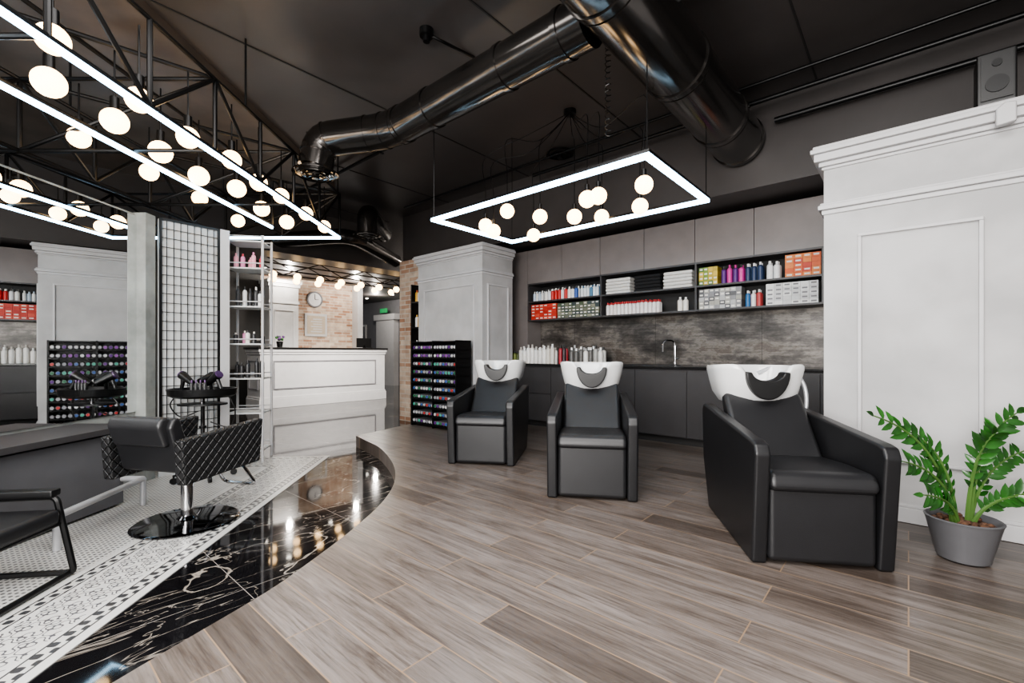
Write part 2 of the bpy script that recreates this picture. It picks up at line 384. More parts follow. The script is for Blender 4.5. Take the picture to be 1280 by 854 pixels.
def bottle(b,x,y,z,r,h,c,cap,T=None,seg=10):
    b.lathe([(r*.96,0),(r,h*.05),(r,h*.72),(r*.8,h*.8),(r*.4,h*.84)],(x,y,z),c,seg,T)
    b.lathe([(r*.42,h*.84),(r*.42,h),(r*.3,h*1.0)],(x,y,z),cap,seg,T)
def brow(b,a0,a1,y,z,r,h,cols,rows=1,caps=None,gap=1.08,var=.07):
    a=a0+r
    while a+r<=a1:
        for j in range(rows):
            c=random.choice(cols); cp_=random.choice(caps or cols)
            bottle(b,a,y+j*r*2.1,z,r,h*random.uniform(1-var,1.0),cm(c),cm(cp_))
        a+=2*r*gap
def xrow(b,a0,a1,y,z,w,h,d,lay,cols):
    a=a0
    while a+w<=a1+1e-4:
        for k in range(lay):
            c=random.choice(cols); b.box(a+.001,a+w-.001,y,y+d,z+k*h+.0005,z+(k+1)*h-.001,cm(c,.5))
            if random.random()<.7: b.box(a+w*.2,a+w*.8,y-.0008,y,z+k*h+h*.35,z+(k+1)*h-h*.3,cm('#e6e2dc' if c not in('#e6e6e4','#dadada','#cfcfcf') else '#77777a',.5))
        a+=w
z1=1.4885; z2=1.7555; yb=5.215
for args_ in ([(-4.15,-3.95,yb+.03,z2,.022,.15,['#e8e6e2','#b8c8d8','#d7d7d7'],2),(-3.94,-3.35,yb+.03,z2,.026,.17,['#e8e6e2','#e0e0e4','#3b5ea8','#f0f0ee','#c3302c'],2,['#f0f0ee','#3b3b3d']),(-3.34,-3.05,yb+.03,z2,.022,.16,['#4a7a9a','#dfe6ea','#e5e5e5'],2)],
    [(-1.1,-.95,yb+.03,z2,.03,.19,['#efefef'],2,['#efefef']),(-1.54,-1.3,yb+.03,z2,.027,.2,['#c22a86','#d84aa0','#5b2d79'],2,['#222222','#c22a86']),(-1.3,-1.1,yb+.03,z2,.027,.2,['#9fb3c4','#2f3f5f','#6e8f9f'],2,['#e8e8e8'])],
    [(-2.95,-2.2,yb+.03,z1,.024,.17,['#ece8e6','#e6e0de'],2,['#c0282c']),(-2.02,-1.86,yb+.03,z1,.03,.17,['#e8e4dc','#c7c2b6'],1,['#e8e8e8'])],
    [(-1.3,-1.12,yb+.03,z1,.025,.18,['#3a6ea0','#e6e6e4','#b94a4a'],2,['#e6e6e4'])]):
    b=B(W)
    for a_ in args_: brow(b,*a_)
    b.fin('shampoo_bottles')
for args_ in ([(-4.17,-3.72,yb,z1,.075,.044,.15,5,['#c23a2c','#c23a2c','#b63028','#d6553f']),(-3.70,-3.03,yb,z1,.06,.042,.15,5,['#4d5a46','#6d6f60','#3f4a4a','#8a8a78'])],
    [(-1.77,-1.56,yb,z2,.05,.05,.15,4,['#7f9a3a','#c2a83a','#5b7a3a','#d6b94a'])],[(-.93,-.63,yb,z2,.075,.045,.15,5,['#d9632f','#c9432c','#e0813f'])],
    [(-1.77,-1.32,yb,z1,.055,.045,.15,5,['#8a8a8c','#5f5f62','#b5b5b5','#a6a49c'])],[(-1.1,-.63,yb,z1,.075,.044,.15,5,['#dadada','#e6e6e4','#cfcfcf'])]):
    b=B(W)
    for a_ in args_: xrow(b,*a_)
    b.fin('hair_dye_boxes')
b=B(W)
for a0,c in ((-2.95,'#d8d6d2'),(-2.56,'#1c1c1e'),(-2.19,'#d8d6d2')):
    for k in range(5): b.box(a0+random.uniform(0,.01),a0+.35-random.uniform(0,.01),yb,yb+.22,z2+k*.04,z2+k*.04+.038,cm(c,.9),bev=.014,seg=3)
b.fin('folded_towels')
b=B(W)
brow(b,-4.60,-4.22,4.96,.861,.028,.18,['#4f5a32','#3c4030','#6f7a3a'],2,['#1c1c1c'])
brow(b,-4.20,-3.52,4.98,.861,.032,.27,['#e6e4e0','#dcdad6','#d2cdc4'],2,['#efefed','#b8b4ae'],1.08,.2)
brow(b,-3.51,-3.36,4.98,.861,.026,.26,['#a03038','#3a2c30'],2,['#1c1c1c'])
brow(b,-3.34,-2.78,4.98,.861,.033,.25,['#d8d6d2','#9c9a96','#e6e4e0','#5c5a58'],2,['#efefed','#aaaaaa','#2a2a2a'],1.08,.2)
b.fin('counter_bottles')
# ------------------------------------------------------------ colour rack
b=B(W); r0,r1,f0,f1=-5.26,-4.32,3.88,4.14
b.box(r0,r1,f1-.01,f1,.001,1.17,m_blk); 
for a in (r0,(r0+r1)/2-.01,r1-.02): b.box(a,a+.02,f0,f1,.001,1.17,m_blk)
n=10
for i in range(n+1):
    z=.03+i*(1.12/n); b.box(r0,r1,f0,f1,z,z+.012,m_blk)
    if i<n:
        b.box(r0,r1,f0-.002,f0,z+.0,z+.02,m_blk)
        for k in range(16):
            a=r0+.048+k*(.86/15.2)
            if abs(a-(r0+r1)/2)<.018: continue
            c=random.choice(['#5c2c78','#2f6a4a','#b23a3a','#3f5f9a','#c9c9c9','#8f8f95','#b0b0b4','#9a9a9e','#d0d0d0','#4aa08a'] if i<8 else ['#5c2c78','#8f4aa2','#c9c9c9','#b8b8bc'])
            b.cyl((a,f0+.02,z+.045),(a,f1-.03,z+.045),.025,cm('#6c6c70'),seg=10); b.cyl((a,f0+.014,z+.045),(a,f0+.02,z+.045),.019,cm(c),seg=10)
b.fin('hair_colour_rack')
# ------------------------------------------------------------ shampoo chair
def shampoo(hose):
    b=B()
    side=[(.05,.0),(.0,.53),(.02,.575),(.07,.585),(1.0,.66),(1.03,.62),(1.0,.30),(.86,.0)]
    for s in (-1,1):
        x0,x1=sorted((s*.235,s*.305)); b.prism(side,x0,x1,m_leather2,bev=.014)
    b.box(-.234,.234,.045,.62,.012,.40,m_leather,bev=.03,seg=3)
    b.prism([(.02,.35),(.015,.40),(.05,.445),(.3,.44),(.66,.41),(.66,.33)],-.233,.233,m_leather,bev=.03,seg=4)
    b.prism([(.50,.40),(.80,.755),(.885,.72),(.66,.34)],-.225,.225,m_leather,bev=.028,seg=4)
    b.box(-.15,.15,.80,1.08,.0,.70,m_leather2,bev=.03)
    b.box(-.234,.234,.62,.95,.02,.36,m_leather2)
    seg=64; cy=.97; rx=.27; ry=.25
    def sup(t,e=.62):
        c,s_=math.cos(t),math.sin(t); return (math.copysign(abs(c)**e,c),math.copysign(abs(s_)**e,s_))
    rings=[]
    for sc,zf in ((.50,('a',.675)),(.74,('a',.685)),(.88,('r',.22)),(.95,('r',.6)),(1.0,('r',.92)),(1.0,('r',1.02)),(.975,('r',1.07)),(.93,('r',1.07)),(.88,('r',.97)),(.78,('r',.5)),(.6,('a',.745)),(.3,('a',.725)),(.05,('a',.72))):
        ring=[]
        for i in range(seg):
            t=2*math.pi*i/seg; x,y=sup(t)
            fr=1 if y<0 else 0
            dip=.155*math.exp(-(abs(x)/.42)**4)*max(0,-y)**2
            zr=.905-dip+.012*math.exp(-((abs(x)-.75)/.3)**2)*fr
            z=zf[1] if zf[0]=='a' else .70+(zr-.70)*zf[1]
            ring.append((x*rx*sc,cy+y*ry*sc,z))
        rings.append(ring)
    vs=[p for r in rings for p in r]; fs=[]
    for k in range(len(rings)-1):
        for i in range(seg): j=(i+1)%seg; fs.append((k*seg+i,k*seg+j,(k+1)*seg+j,(k+1)*seg+i))
    fs.append(tuple(range(seg))[::-1]); fs.append(tuple(range((len(rings)-1)*seg,len(rings)*seg)))
    b.add(vs,fs,m_white)
    out=[( .125*math.cos(t),.885+.17*math.sin(t)) for t in [math.pi+math.pi*i/14 for i in range(15)]]
    inn=[( .09*math.cos(t),.885+.055*math.sin(t)) for t in [2*math.pi-math.pi*i/10 for i in range(11)]]
    b.prism(out+inn,cy-ry-.03,cy-ry+.075,m_rub,'xz',bev=.01,seg=2)
    b.cyl((.05,cy+.1,.73),(.05,cy+.1,.735),.03,m_chrome)
    if hose:
        b.tube(cat([(.10,cy+.2,.86),(.2,cy+.2,.90),(.30,cy+.16,.88),(.355,cy+.10,.78),(.355,cy+.08,.62),(.30,cy+.08,.50),(.16,cy+.1,.46)]),.014,m_silver)
    return b
RZ=math.radians(-9.8)
o=shampoo(False).fin('shampoo_chair',loc=(-.29,4.02,.001),rz=RZ)
dup(o,(.535,3.05,.001),RZ); shampoo(True).fin('shampoo_chair',loc=(1.435,2.07,.001),rz=RZ)
# ------------------------------------------------------------ plant
b=B(); px,py=2.19,2.21
b.lathe([(.085,0),(.098,.01),(.138,.185),(.145,.2),(.137,.205),(.128,.185),(.125,.17)],(px,py,.001),m_pot,28)
b.lathe([(.001,.0),(.126,0),(.126,.004),(.001,.008)],(px,py,.17),m_soil,20)
for i in range(30):
    t=random.uniform(0,6.28); r=random.uniform(0,.11); b.sph((px+r*math.cos(t),py+r*math.sin(t),.185),.014,m_soil,8,(1.2,1,.8))
tips=[(-.45,-.02,.70),(-.38,-.10,.50),(-.22,.04,.61),(.26,.0,.71),(.10,-.06,.63),(.31,-.1,.36),(-.30,-.12,.35),(.33,.03,.52)]
for (dx,dy,tz) in tips:
    st=Vector((px+dx*.12,py+dy*.12,.17)); en=Vector((px+dx,py+dy,tz)); c1=Vector((px+dx*.22,py+dy*.22,.17+(tz-.17)*.8))
    N=14; P=[(1-t)**2*st+2*t*(1-t)*c1+t*t*en for t in [i/N for i in range(N+1)]]
    b.tube(P,.006,m_stem,6,rr=[.011-.008*i/N for i in range(N+1)])
    for i in range(4,N+1):
        T=(P[min(i+1,N)]-P[i-1]).normalized()
        sidev=T.cross(Vector((random.uniform(-.5,.5),-1,.35)).normalized()).normalized()
        up=sidev.cross(T).normalized()
        for sgn in ((-1,1) if i<N else (0,)):
            Ln=.08*(1-.3*abs(i-10)/6)*random.uniform(.85,1.1); wd=Ln*.22
            d=(T*.62+sidev*sgn*.8+up*random.uniform(-.25,.4)).normalized(); s2=d.cross(up).normalized(); nn=s2.cross(d)
            rows=[(0,.1),(.2,.75),(.45,1.),(.75,.7),(1,.03)]; vs=[]
            for q,ww in rows:
                c=P[i]+d*Ln*q-nn*Ln*.15*q*q
                vs+= [c-s2*wd*ww+nn*wd*.3*ww, c, c+s2*wd*ww+nn*wd*.3*ww]
            fs=[]
            for k in range(4): a=k*3; fs+=[(a,a+1,a+4,a+3),(a+1,a+2,a+5,a+4)]
            b.add(vs,fs,m_leaf)
b.fin('potted_zz_plant')
# ------------------------------------------------------------ ducts & ceiling stuff
b=B(W)
da=-1.215; b.cyl((da,-2.5,3.0),(da,4.69,3.0),.22,m_duct,seg=40)
for q in (.2,1.15,2.1,3.1,4.05,4.6):
    b.cyl((da,q,3.0),(da,q+.05,3.0),.23,m_duct,seg=40); b.cyl((da,q+.07,3.0),(da,q+.08,3.0),.226,m_duct,seg=40)
b.fin('large_ventilation_duct')
b=B()
path=[wp(-1.44,2.37,3.0),wp(-3.5,2.37,3.0),Vector((-1.76,4.18,2.96)),Vector((-1.80,4.17,2.70))]
path=rnd(path,.22,5)
b.tube(path,.15,m_duct,32)
for q in (-1.6,-2.1,-2.9,-3.3): b.cyl(wp(q,2.37,3.0),wp(q-.04,2.37,3.0),.158,m_duct,seg=32)
for k in range(2,len(path)-1,2):
    d=(path[k+1]-path[k-1]).normalized(); b.cyl(path[k]-d*.006,path[k]+d*.006,.156,m_duct,seg=32)
c=(-1.80,4.17,2.62); b.cyl((c[0],c[1],2.64),(c[0],c[1],2.70),.13,m_duct,seg=32)
for rr_,zz in ((.20,2.645),(.165,2.625),(.12,2.61),(.07,2.6)): b.lathe([(rr_,0),(rr_,.012),(rr_-.035,.022),(rr_-.035,.01)],(c[0],c[1],zz),m_duct,32,cap=False)
b.cyl((c[0],c[1],2.6),(c[0],c[1],2.66),.03,m_duct)
b.fin('ventilation_duct')
b=B(); c=(-2.1,6.6)
b.tube(rnd([(c[0]-.1,c[1]+1.2,3.05),(c[0],c[1],3.05),(c[0],c[1],2.72)],.2),.14,m_duct,24)
for rr_,zz in ((.2,2.7),(.15,2.68),(.1,2.66)): b.lathe([(rr_,0),(rr_,.012),(rr_-.03,.03),(rr_-.03,.02)],(c[0],c[1],zz),m_duct,28,cap=False)
b.tube(rnd([(-2.2,8.6,2.75),(-2.6,7.3,2.9),(-4.2,7.2,2.75)],.3),.12,m_duct,24)
b.fin('ventilation_duct')
b=B(W)
b.cyl((-7.3,2.9,3.28),(1.5,2.9,3.28),.022,m_blk,seg=10)
b.cyl((-3.5,4.41,3.2),(1.5,4.41,3.2),.02,m_blk,seg=10); b.cyl((-.9,4.6,3.08),(1.5,4.6,3.08),.025,m_blk,seg=10); b.cyl((-6,4.3,3.3),(1.5,4.3,3.3),.015,m_blk,seg=10)
for a in (-6,-4.5,-3,-1.5,0): b.box(a,a+.03,2.875,2.925,3.25,CE,m_blk)
b.fin('ceiling_pipes')
b=B(); 
for (x,y,r_) in ((.56,5.3,.16),(-2.05,4.9,.13)):
    for k,(q,zz) in enumerate(((1,.03),(.72,.05),(.42,.065))): b.lathe([(r_*q,0),(r_*q,.012),(r_*q-.03,.02),(r_*q-.03,.01)],(x,y,CE-zz),m_blk,28,cap=False)
    b.cyl((x,y,CE-.08),(x,y,CE),.03,m_blk)
b.fin('ceiling_air_vents')
b=B(); b.cyl((-.62,3.3,CE-.05),(-.62,3.3,CE),.05,m_blk,seg=20); b.cyl((-.62,3.3,CE-.09),(-.62,3.3,CE-.05),.025,m_blk); b.tube(cat([(-.62,3.3,CE-.03),(-.5,3.35,CE-.06),(-.4,3.5,CE-.02),(-.3,3.6,CE-.01)]),.012,m_blk); b.fin('ceiling_sprinkler')  # sprinkler head on the ceiling
b=B(W); b.box(.28,.43,3.53,3.70,2.341,2.62,m_rub,bev=.01); b.box(.295,.415,3.522,3.53,2.36,2.60,m_rub); b.cyl((.355,3.515,2.44),(.355,3.523,2.44),.045,m_blk,seg=20); b.cyl((.355,3.515,2.55),(.355,3.523,2.55),.02,m_blk,seg=16); b.fin('wall_speaker')
b=B(W); b.prism([(.345,2.19),(.345,2.28),(.38,2.31),(.42,2.30),(.42,2.20)],3.46,3.50,m_trim,'xz',bev=.008); b.fin('motion_sensor')
# ------------------------------------------------------------ pendant over chairs
b=B(W); pa0,pa1,pb0,pb1,pz=-3.25,-1.21,2.65,3.73,2.2
t=.02
for (x0,x1,y0,y1) in ((pa0-t,pa1+t,pb0-t,pb0+t),(pa0-t,pa1+t,pb1-t,pb1+t),(pa0-t,pa0+t,pb0+t,pb1-t),(pa1-t,pa1+t,pb0+t,pb1-t)):
    b.box(x0,x1,y0,y1,pz,pz+.026,m_led); b.box(x0-.003,x1+.003,y0-.003,y1+.003,pz+.026,pz+.045,m_blk)
for (x,y) in ((pa0,pb0),(pa1,pb0),(pa0,pb1),(pa1,pb1)): b.cyl((x,y,pz+.04),(x,y,CE),.004,m_blk,seg=6)
coil=[( -1.62+.02*math.cos(i*1.3),pb0+.25+.02*math.sin(i*1.3),2.55+i*.0085) for i in range(90)]
b.tube(coil,.004,m_blk,5)
b.fin('led_pendant_frame')
bulbs=[(607,282,1.22),(617,289,1.16),(634,264,1.3),(675,271,1.22),(667,294,1.2),(718,271,1.2),(734,249,1.2),(748,245,1.22),(752,271,1.25),(805,231,1.22),(800,258,1.2)]
b=B(); rose=Vector((.56,4.4,CE))
for (x,y,h) in bulbs:
    D=569*h/(442-y); P=Vector(((x-640)/569*D,D,1+h))
    b.sph(P,.065,m_globe,20); b.cyl(P+Vector((0,0,.055)),P+Vector((0,0,.11)),.018,m_blk,seg=10)
    t_=P+Vector((0,0,.55)); mid=(t_+rose)/2; mid.z=3.0+random.uniform(-.1,.1)
    b.tube(cat([P+Vector((0,0,.1)),P+Vector((0,0,.35)),t_+Vector((0,0,.1)),mid,rose+Vector((0,0,-.02))],5),.0035,m_blk,5)
b.cyl(rose-Vector((0,0,.04)),rose,.06,m_blk)
b.fin('globe_pendant_cluster')
# ------------------------------------------------------------ left truss
b=B(); zl,zt=2.36,2.84; X0=-1.99; X1=-3.3; X2=-4.61; YE=5.25; YS=-1.0
R=.014
def rod(p,q,r=R): b.cyl(p,q,r,m_blk,seg=8)
for X in (X0,X1,X2):
    rod((X,YS,zl),(X,YE,zl)); rod((X,YS,zt),(X,YE,zt))
    y=YE; k=0
    while y-.55>YS:
        rod((X,y,zl if k%2 else zt),(X,y-.55,zt if k%2 else zl)); rod((X,y,zl),(X,y,zt)); y-=.55; k+=1
rod((-2.54,YS,zl),(-2.54,4.82,zl)); rod((-2.54,4.82,zl),(-2.54,4.82,zt)); rod((-2.54,YS,zt),(-2.54,YE,zt))
for y in (5.25,4.15,3.05,1.95,.85):
    rod((X0,y,zl),(X2,y,zl)); rod((X0,y,zt),(X2,y,zt)); rod((X0,y,zt),(X1,y,zl)); rod((X1,y,zl),(X2,y,zt))
    rod((X0,y,zt),(X1,y-1.1,zt))
for k,X in enumerate((-1.99,-2.65,-3.3,-3.95)): rod((X,YE,zl if k%2 else zt),(X-.655,YE,zt if k%2 else zl)); rod((X,YE,zl),(X,YE,zt))
for y in (5.2,3.4,2.0,.4):
    for X in (X0,X1): rod((X,y,zt),(X,y,CE if X>-2.4 else CE-.061),.008)
for X,y1 in ((X0,YE),(X2,YE),(-2.54,4.82)): b.box(X-.012,X+.012,YS,y1,zl-.038,zl-.014,m_led)
b.box(X2,X0,YE-.012,YE+.012,zl-.038,zl-.014,m_led)
b.fin('led_truss_frame')
b=B()
def hb(x,y,z,r=.08):
    b.sph((x,y,z),r,m_globe,20); b.cyl((x,y,z+r*.9),(x,y,z+r+.07),.024,m_blk,seg=12); b.cyl((x,y,z+r+.05),(x,y,2.84),.005,m_blk,seg=6)
for (x,y,z) in ((-2.39,2.35,2.40),(-2.41,2.76,2.41),(-2.44,3.16,2.40),(-2.47,3.59,2.40),(-2.37,3.92,2.42),(-2.42,4.4,2.40),(-2.40,4.85,2.40),(-2.45,1.9,2.47)): hb(x,y,z,.072)
for (x,y,z) in ((-2.09,2.55,2.42),(-2.1,2.95,2.40),(-2.07,3.36,2.43),(-2.06,3.70,2.39),(-2.08,4.1,2.42),(-2.06,4.55,2.40),(-2.07,5.02,2.40),(-2.12,2.1,2.45)): hb(x,y,z,.066)
for i in range(5): hb(-2.95,2.5+.6*i,2.44+random.uniform(-.02,.06),.066)
b.fin('truss_globe_bulbs')
# ------------------------------------------------------------ station partition
b=B(F0); b.box(-3.42,-3.315,.6,4.0,0.001,2.36,m_conc); b.fin('station_partition')
b=B(F0); b.box(-3.314,-3.30,.6,4.0,0.62,2.34,m_mirror); b.fin('station_mirror')
b=B(F0); b.box(-3.43,-3.22,4.001,4.11,0.001,2.37,m_conc); b.fin('partition_column')
ga=math.atan2(.40,.28)
b=B(); Lp=.50
b.box(0,Lp,.02,.05,.001,2.36,m_board); b.box(Lp,Lp+.085,-.01,.05,.001,2.37,m_trim)
for (x0,x1,q0,q1) in ((0,.02,.15,2.37),(Lp-.02,Lp,.15,2.37),(0,Lp,2.35,2.37),(0,Lp,.15,.17)): b.box(x0,x1,-.005,.012,q0,q1,m_blk)
for i in range(1,9): b.box(i*Lp/9-.0028,i*Lp/9+.0028,-.002,.004,.17,2.35,m_blk)
for i in range(1,26): z=.15+i*.085; b.box(.02,Lp-.02,.0,.006,z-.0028,z+.0028,m_blk)
b.fin('wire_grid_display_panel',loc=(-3.20,4.13,-.13),rz=ga)
EL=(-2.80,4.86,-.13)
b=B()
ex0,ex1,ey0,ey1=-.17,.17,-.15,.15
for x in (ex0,ex1):
    for y in (ey0,ey1): b.cyl((x,y,.001),(x,y,2.36),.013,m_trim,seg=10)
lv=[.12,.51,.87,1.23,1.62,2.02,2.30]
for z in lv:
    b.box(ex0,ex1,ey0,ey1,z-.010,z+.004,m_board)
    for y in (ey0,ey1): b.cyl((ex0,y,z+.05),(ex1,y,z+.05),.006,m_trim,seg=6)
for z,cols,h in ((1.235,['#e6e2dc','#d78ab0','#2c2c2e'],.14),(1.625,['#2c2c2e','#3a3a3c','#e6e6e4'],.24),(2.025,['#d78ab0','#e6a0b0','#c04050'],.18),(.875,['#2c2c2e','#222226'],.22)):
    for i in range(5): bottle(b,-.12+i*.06,random.uniform(-.08,.04),z,.023,h*random.uniform(.7,1),cm(random.choice(cols)),cm(random.choice(cols)))
b.fin('metal_shelf_rack',loc=EL,rz=math.radians(12))
b=B(F0)
b.box(-3.299,-2.90,.9,3.40,.02,.54,m_desk,bev=.006); b.box(-3.299,-2.84,.85,3.45,.56,.60,m_lower,bev=.004); b.box(-3.29,-2.95,.9,3.38,.54,.56,m_dark); b.box(-3.299,-2.95,.9,3.4,.0045,.02,m_dark)
for y in (1.7,2.55): b.box(-2.901,-2.897,y,y+.006,.03,.53,m_dark)
b.fin('styling_station_desk')
b=B(F0)
def bar(p,q): 
    p=Vector(p);q=Vector(q); b.cyl(p,q,.02,m_silver,seg=10)
bar((-2.74,3.38,.20),(-2.60,2.60,.20)); bar((-2.74,3.38,.20),(-2.74,3.38,.006)); bar((-2.60,2.60,.20),(-2.60,2.60,.006))
bar((-2.74,3.38,.20),(-2.895,3.38,.20)); bar((-2.60,2.60,.20),(-2.895,2.60,.20))
b.fin('station_footrest')
def styling():
    b=B()
    b.lathe([(.30,0.0),(.305,.008),(.29,.018),(.06,.032),(.045,.05)],(0,0,.0),m_dchr,40)
    b.cyl((0,0,.03),(0,0,.30),.036,m_chrome,seg=20); b.cyl((0,0,.28),(0,0,.40),.05,m_blk,seg=20)
    b.box(-.12,.12,-.12,.12,.385,.41,m_blk)
    b.box(-.245,.245,-.24,.29,.39,.49,m_leather2,bev=.03,seg=3)
    b.prism([(-.24,.40),(-.315,.68),(-.29,.74),(-.25,.74),(-.17,.5)],-.235,.235,m_leather2,bev=.02)
    b.prism([(-.315,.56),(-.36,.69),(-.34,.745),(-.29,.75),(-.25,.58)],-.20,.20,m_leather,bev=.022)
    for s in (-1,1):
        x0,x1=sorted((s*.245,s*.315)); b.prism([(-.29,.34),(-.31,.61),(.32,.66),(.29,.36)],x0,x1,m_quilt,bev=.012)
    b.tube(rnd([(-.14,.26,.40),(-.14,.44,.14),(.14,.44,.14),(.14,.26,.40)],.05),.012,m_chrome)
    b.cyl((.03,0,.36),(.20,.02,.33),.008,m_chrome)
    return b
styling().fin('styling_chair',loc=(-2.17,3.04,-.125),rz=math.radians(-13))
b=B()
for s in (-1,1):
    x=s*.27
    b.tube(rnd([(x,-.28,.016),(x,.30,.016),(x,.22,.40),(x,-.28,.40),(x,-.28,.016)],.03),.015,m_blk,8)
    b.box(x-.03,x+.03,-.28,.22,.405,.44,m_rub,bev=.008)
b.cyl((-.27,.28,.016),(.27,.28,.016),.014,m_blk)
b.cyl((-.27,-.27,.25),(.27,-.27,.25),.012,m_blk); b.cyl((-.27,.24,.27),(.27,.24,.27),.012,m_blk)
b.box(-.25,.25,-.26,.26,.27,.35,m_leather2,bev=.025,seg=3); b.prism([(-.22,.33),(-.30,.66),(-.25,.68),(-.16,.35)],-.24,.24,m_leather2,bev=.015)
b.fin('armchair',loc=(-2.48,2.0,-.125),rz=math.radians(-82))
def trolley():
    b=B()
    for k in range(5):
        t=2*math.pi*k/5+.3; x,y=.24*math.cos(t),.24*math.sin(t)
        b.cyl((0,0,.10),(x,y,.07),.014,m_dchr,r1=.009,seg=8); b.cyl((x-.012*math.sin(t),y+.012*math.cos(t),.028),(x+.012*math.sin(t),y-.012*math.cos(t),.028),.027,m_rub,seg=14); b.cyl((x,y,.04),(x,y,.08),.008,m_blk,seg=8)
    b.cyl((0,0,.08),(0,0,.76),.017,m_dchr); b.cyl((0,0,.45),(0,0,.47),.03,m_blk)
    b.lathe([(.05,0),(.20,.01),(.235,.03),(.245,.09),(.225,.09),(.21,.03),(.001,.028)],(0,0,.72),m_blk,32,T=Matrix.Diagonal((1.15,.85,1,1)))
    b.lathe([(.0,0),(.2,0),(.2,.015),(.0,.015)],(0,0,.66),m_blk,28,T=Matrix.Diagonal((1.0,.7,1,1)))
    for (x,y,r_,up) in ((-.14,.02,2.6,.5),(.10,-.02,-.4,.6),(.0,.09,1.2,.3)):
        T=Matrix.Translation((x,y,.90))@Matrix.Rotation(r_,4,'Z')@Matrix.Rotation(-up,4,'Y')
        b.cyl((-.09,0,0),(.06,0,.0),.024,m_rub,r1=.04,seg=16,T=T); b.cyl((.06,0,0),(.075,0,0),.036,cm('#4a3358'),seg=16,T=T)
        b.cyl((.03,0,-.01),(.01,0,-.12),.018,m_rub,r1=.015,seg=10,T=T)
    b.tube(cat([(.2,0,.76),(.26,.02,.6),(.2,.05,.45),(.05,.03,.5)]),.006,m_rub)
    b.tube(cat([(-.2,0,.76),(-.27,.02,.66),(-.2,.05,.55),(-.05,.03,.6)]),.006,m_rub)
    for k in range(4): bottle(b,-.05+k*.035,-.09,.75,.015,.14,cm('#2c2c2e'),cm('#6a4a7a'))
    return b
trolley().fin('salon_trolley',loc=(-2.80,4.12,-.125),rz=.2)
# ------------------------------------------------------------ reception
b=B(W); d0,d1=3.6,6.5; af=-9.9
b.box(-10.6,af,d0,d1,-.129,1.0,m_trim)
b.box(-10.66,af+.06,d0-.06,d1+.06,1.09,1.13,m_counter,bev=.005)
for o,h0,h1 in ((.02,.98,1.03),(.04,1.03,1.09)): b.box(-10.6,af+o,d0-o,d1+o,h0,h1,m_trim,bev=.005)
b.box(-10.6,af+.03,d0-.03,d1+.03,-.129,.06,m_trim,bev=.005); b.box(-10.6,af+.018,d0-.018,d1+.018,.06,.10,m_trim,bev=.005)
frame_f(b,d0+.25,d1-.25,.25,.85,af,m_grey,axis='a',w=.025)
frame_f(b,-10.5,-10.0,.25,.85,d0,m_grey,w=.025)
b.fin('reception_desk')
b=B(W); b.box(-11.79,-11.3,4.31,4.98,-.129,2.75,m_plaster)
for o,h0,h1 in ((.03,2.6,2.68),(.06,2.68,2.76),(.02,2.2,2.26)): b.box(-11.79,-11.3+o,4.31-o,4.98+o,h0,h1,m_trim)
frame_f(b,4.42,4.87,.9,2.05,-11.3,m_trim,axis='a')
b.fin('white_pillar')
b=B(W); R_=Matrix.Translation((-11.795,5.62,2.42))@Matrix.Rotation(math.pi/2,4,'Y')
b.lathe([(.0,0),(.21,0),(.21,.03),(.18,.04),(.175,.02),(.0,.02)],(0,0,0),m_grey,32,T=R_); b.lathe([(.0,0.021),(.172,.021),(.172,.024),(0,.024)],(0,0,0),m_trim,32,T=R_)
b.box(-11.768,-11.762,5.615,5.625,2.42,2.56,m_blk); b.box(-11.768,-11.762,5.62,5.72,2.415,2.425,m_blk); b.fin('wall_clock')
b=B(W); b.box(-11.798,-11.76,5.35,5.95,1.45,2.05,m_trim,bev=.01); b.box(-11.765,-11.755,5.41,5.89,1.51,1.99,cm('#b5a795')); 
for k in range(6): b.box(-11.755,-11.75,5.5+.06*(k%2),5.8,1.56+k*.065,1.59+k*.065,m_trim)
b.fin('framed_sign')
b=B(W); b.box(-10.35,-10.1,4.0,4.25,1.131,1.135,m_blk); b.lathe([(.05,0),(.07,.12),(.06,.13)],(-10.2,4.1,1.131),m_blk,14)
for k in range(14):
    t=k*2.4; b.sph((-10.2+.07*math.cos(t)*(k%3)/2,4.1+.07*math.sin(t)*(k%3)/2,1.30+.02*(k%4)),.03,cm('#5b3a6a') if k%2 else m_leaf,8)
b.fin('flower_pot')
b=B(W); b.box(-10.3,-9.98,6.0,6.2,1.131,1.14,m_blk); b.box(-10.2,-10.18,5.9,6.3,1.15,1.38,m_blk); b.box(-10.19,-10.1,6.08,6.12,1.135,1.2,m_blk); b.fin('desk_monitor')
for a in (-16.6,-12.9,-11.4):
    b=B(W); b.box(a,a+.95,9.44,9.499,-.129,2.1,m_trim); b.box(a+.07,a+.88,9.42,9.44,-.12,2.03,m_lower); b.cyl((a+.8,9.40,.95),(a+.8,9.42,.95),.02,m_chrome)
    b.fin('door_%d'%(1+int(a>-16)+int(a>-12)))
b=B(W); b.box(-14.3,-13.9,9.2,9.24,2.45,2.6,mat('exit_green','#2f9a5a',.5,em=.3)); b.fin('exit_sign')
b=B(W)
for z in (.6,1.0,1.4,1.8): b.box(-6.0,-5.62,4.42,4.6,z,z+.02,m_blk)
for x in (-6.0,-5.64): b.box(x,x+.02,4.42,4.6,-.129,2.1,m_blk)
for z in (.62,1.02,1.42,1.82): brow(b,-5.97,-5.66,4.5,z,.03,.2,['#c3542c','#3a3a3c','#e0b04a','#e6e6e4'])
b.fin('product_shelf')
b=B(W)
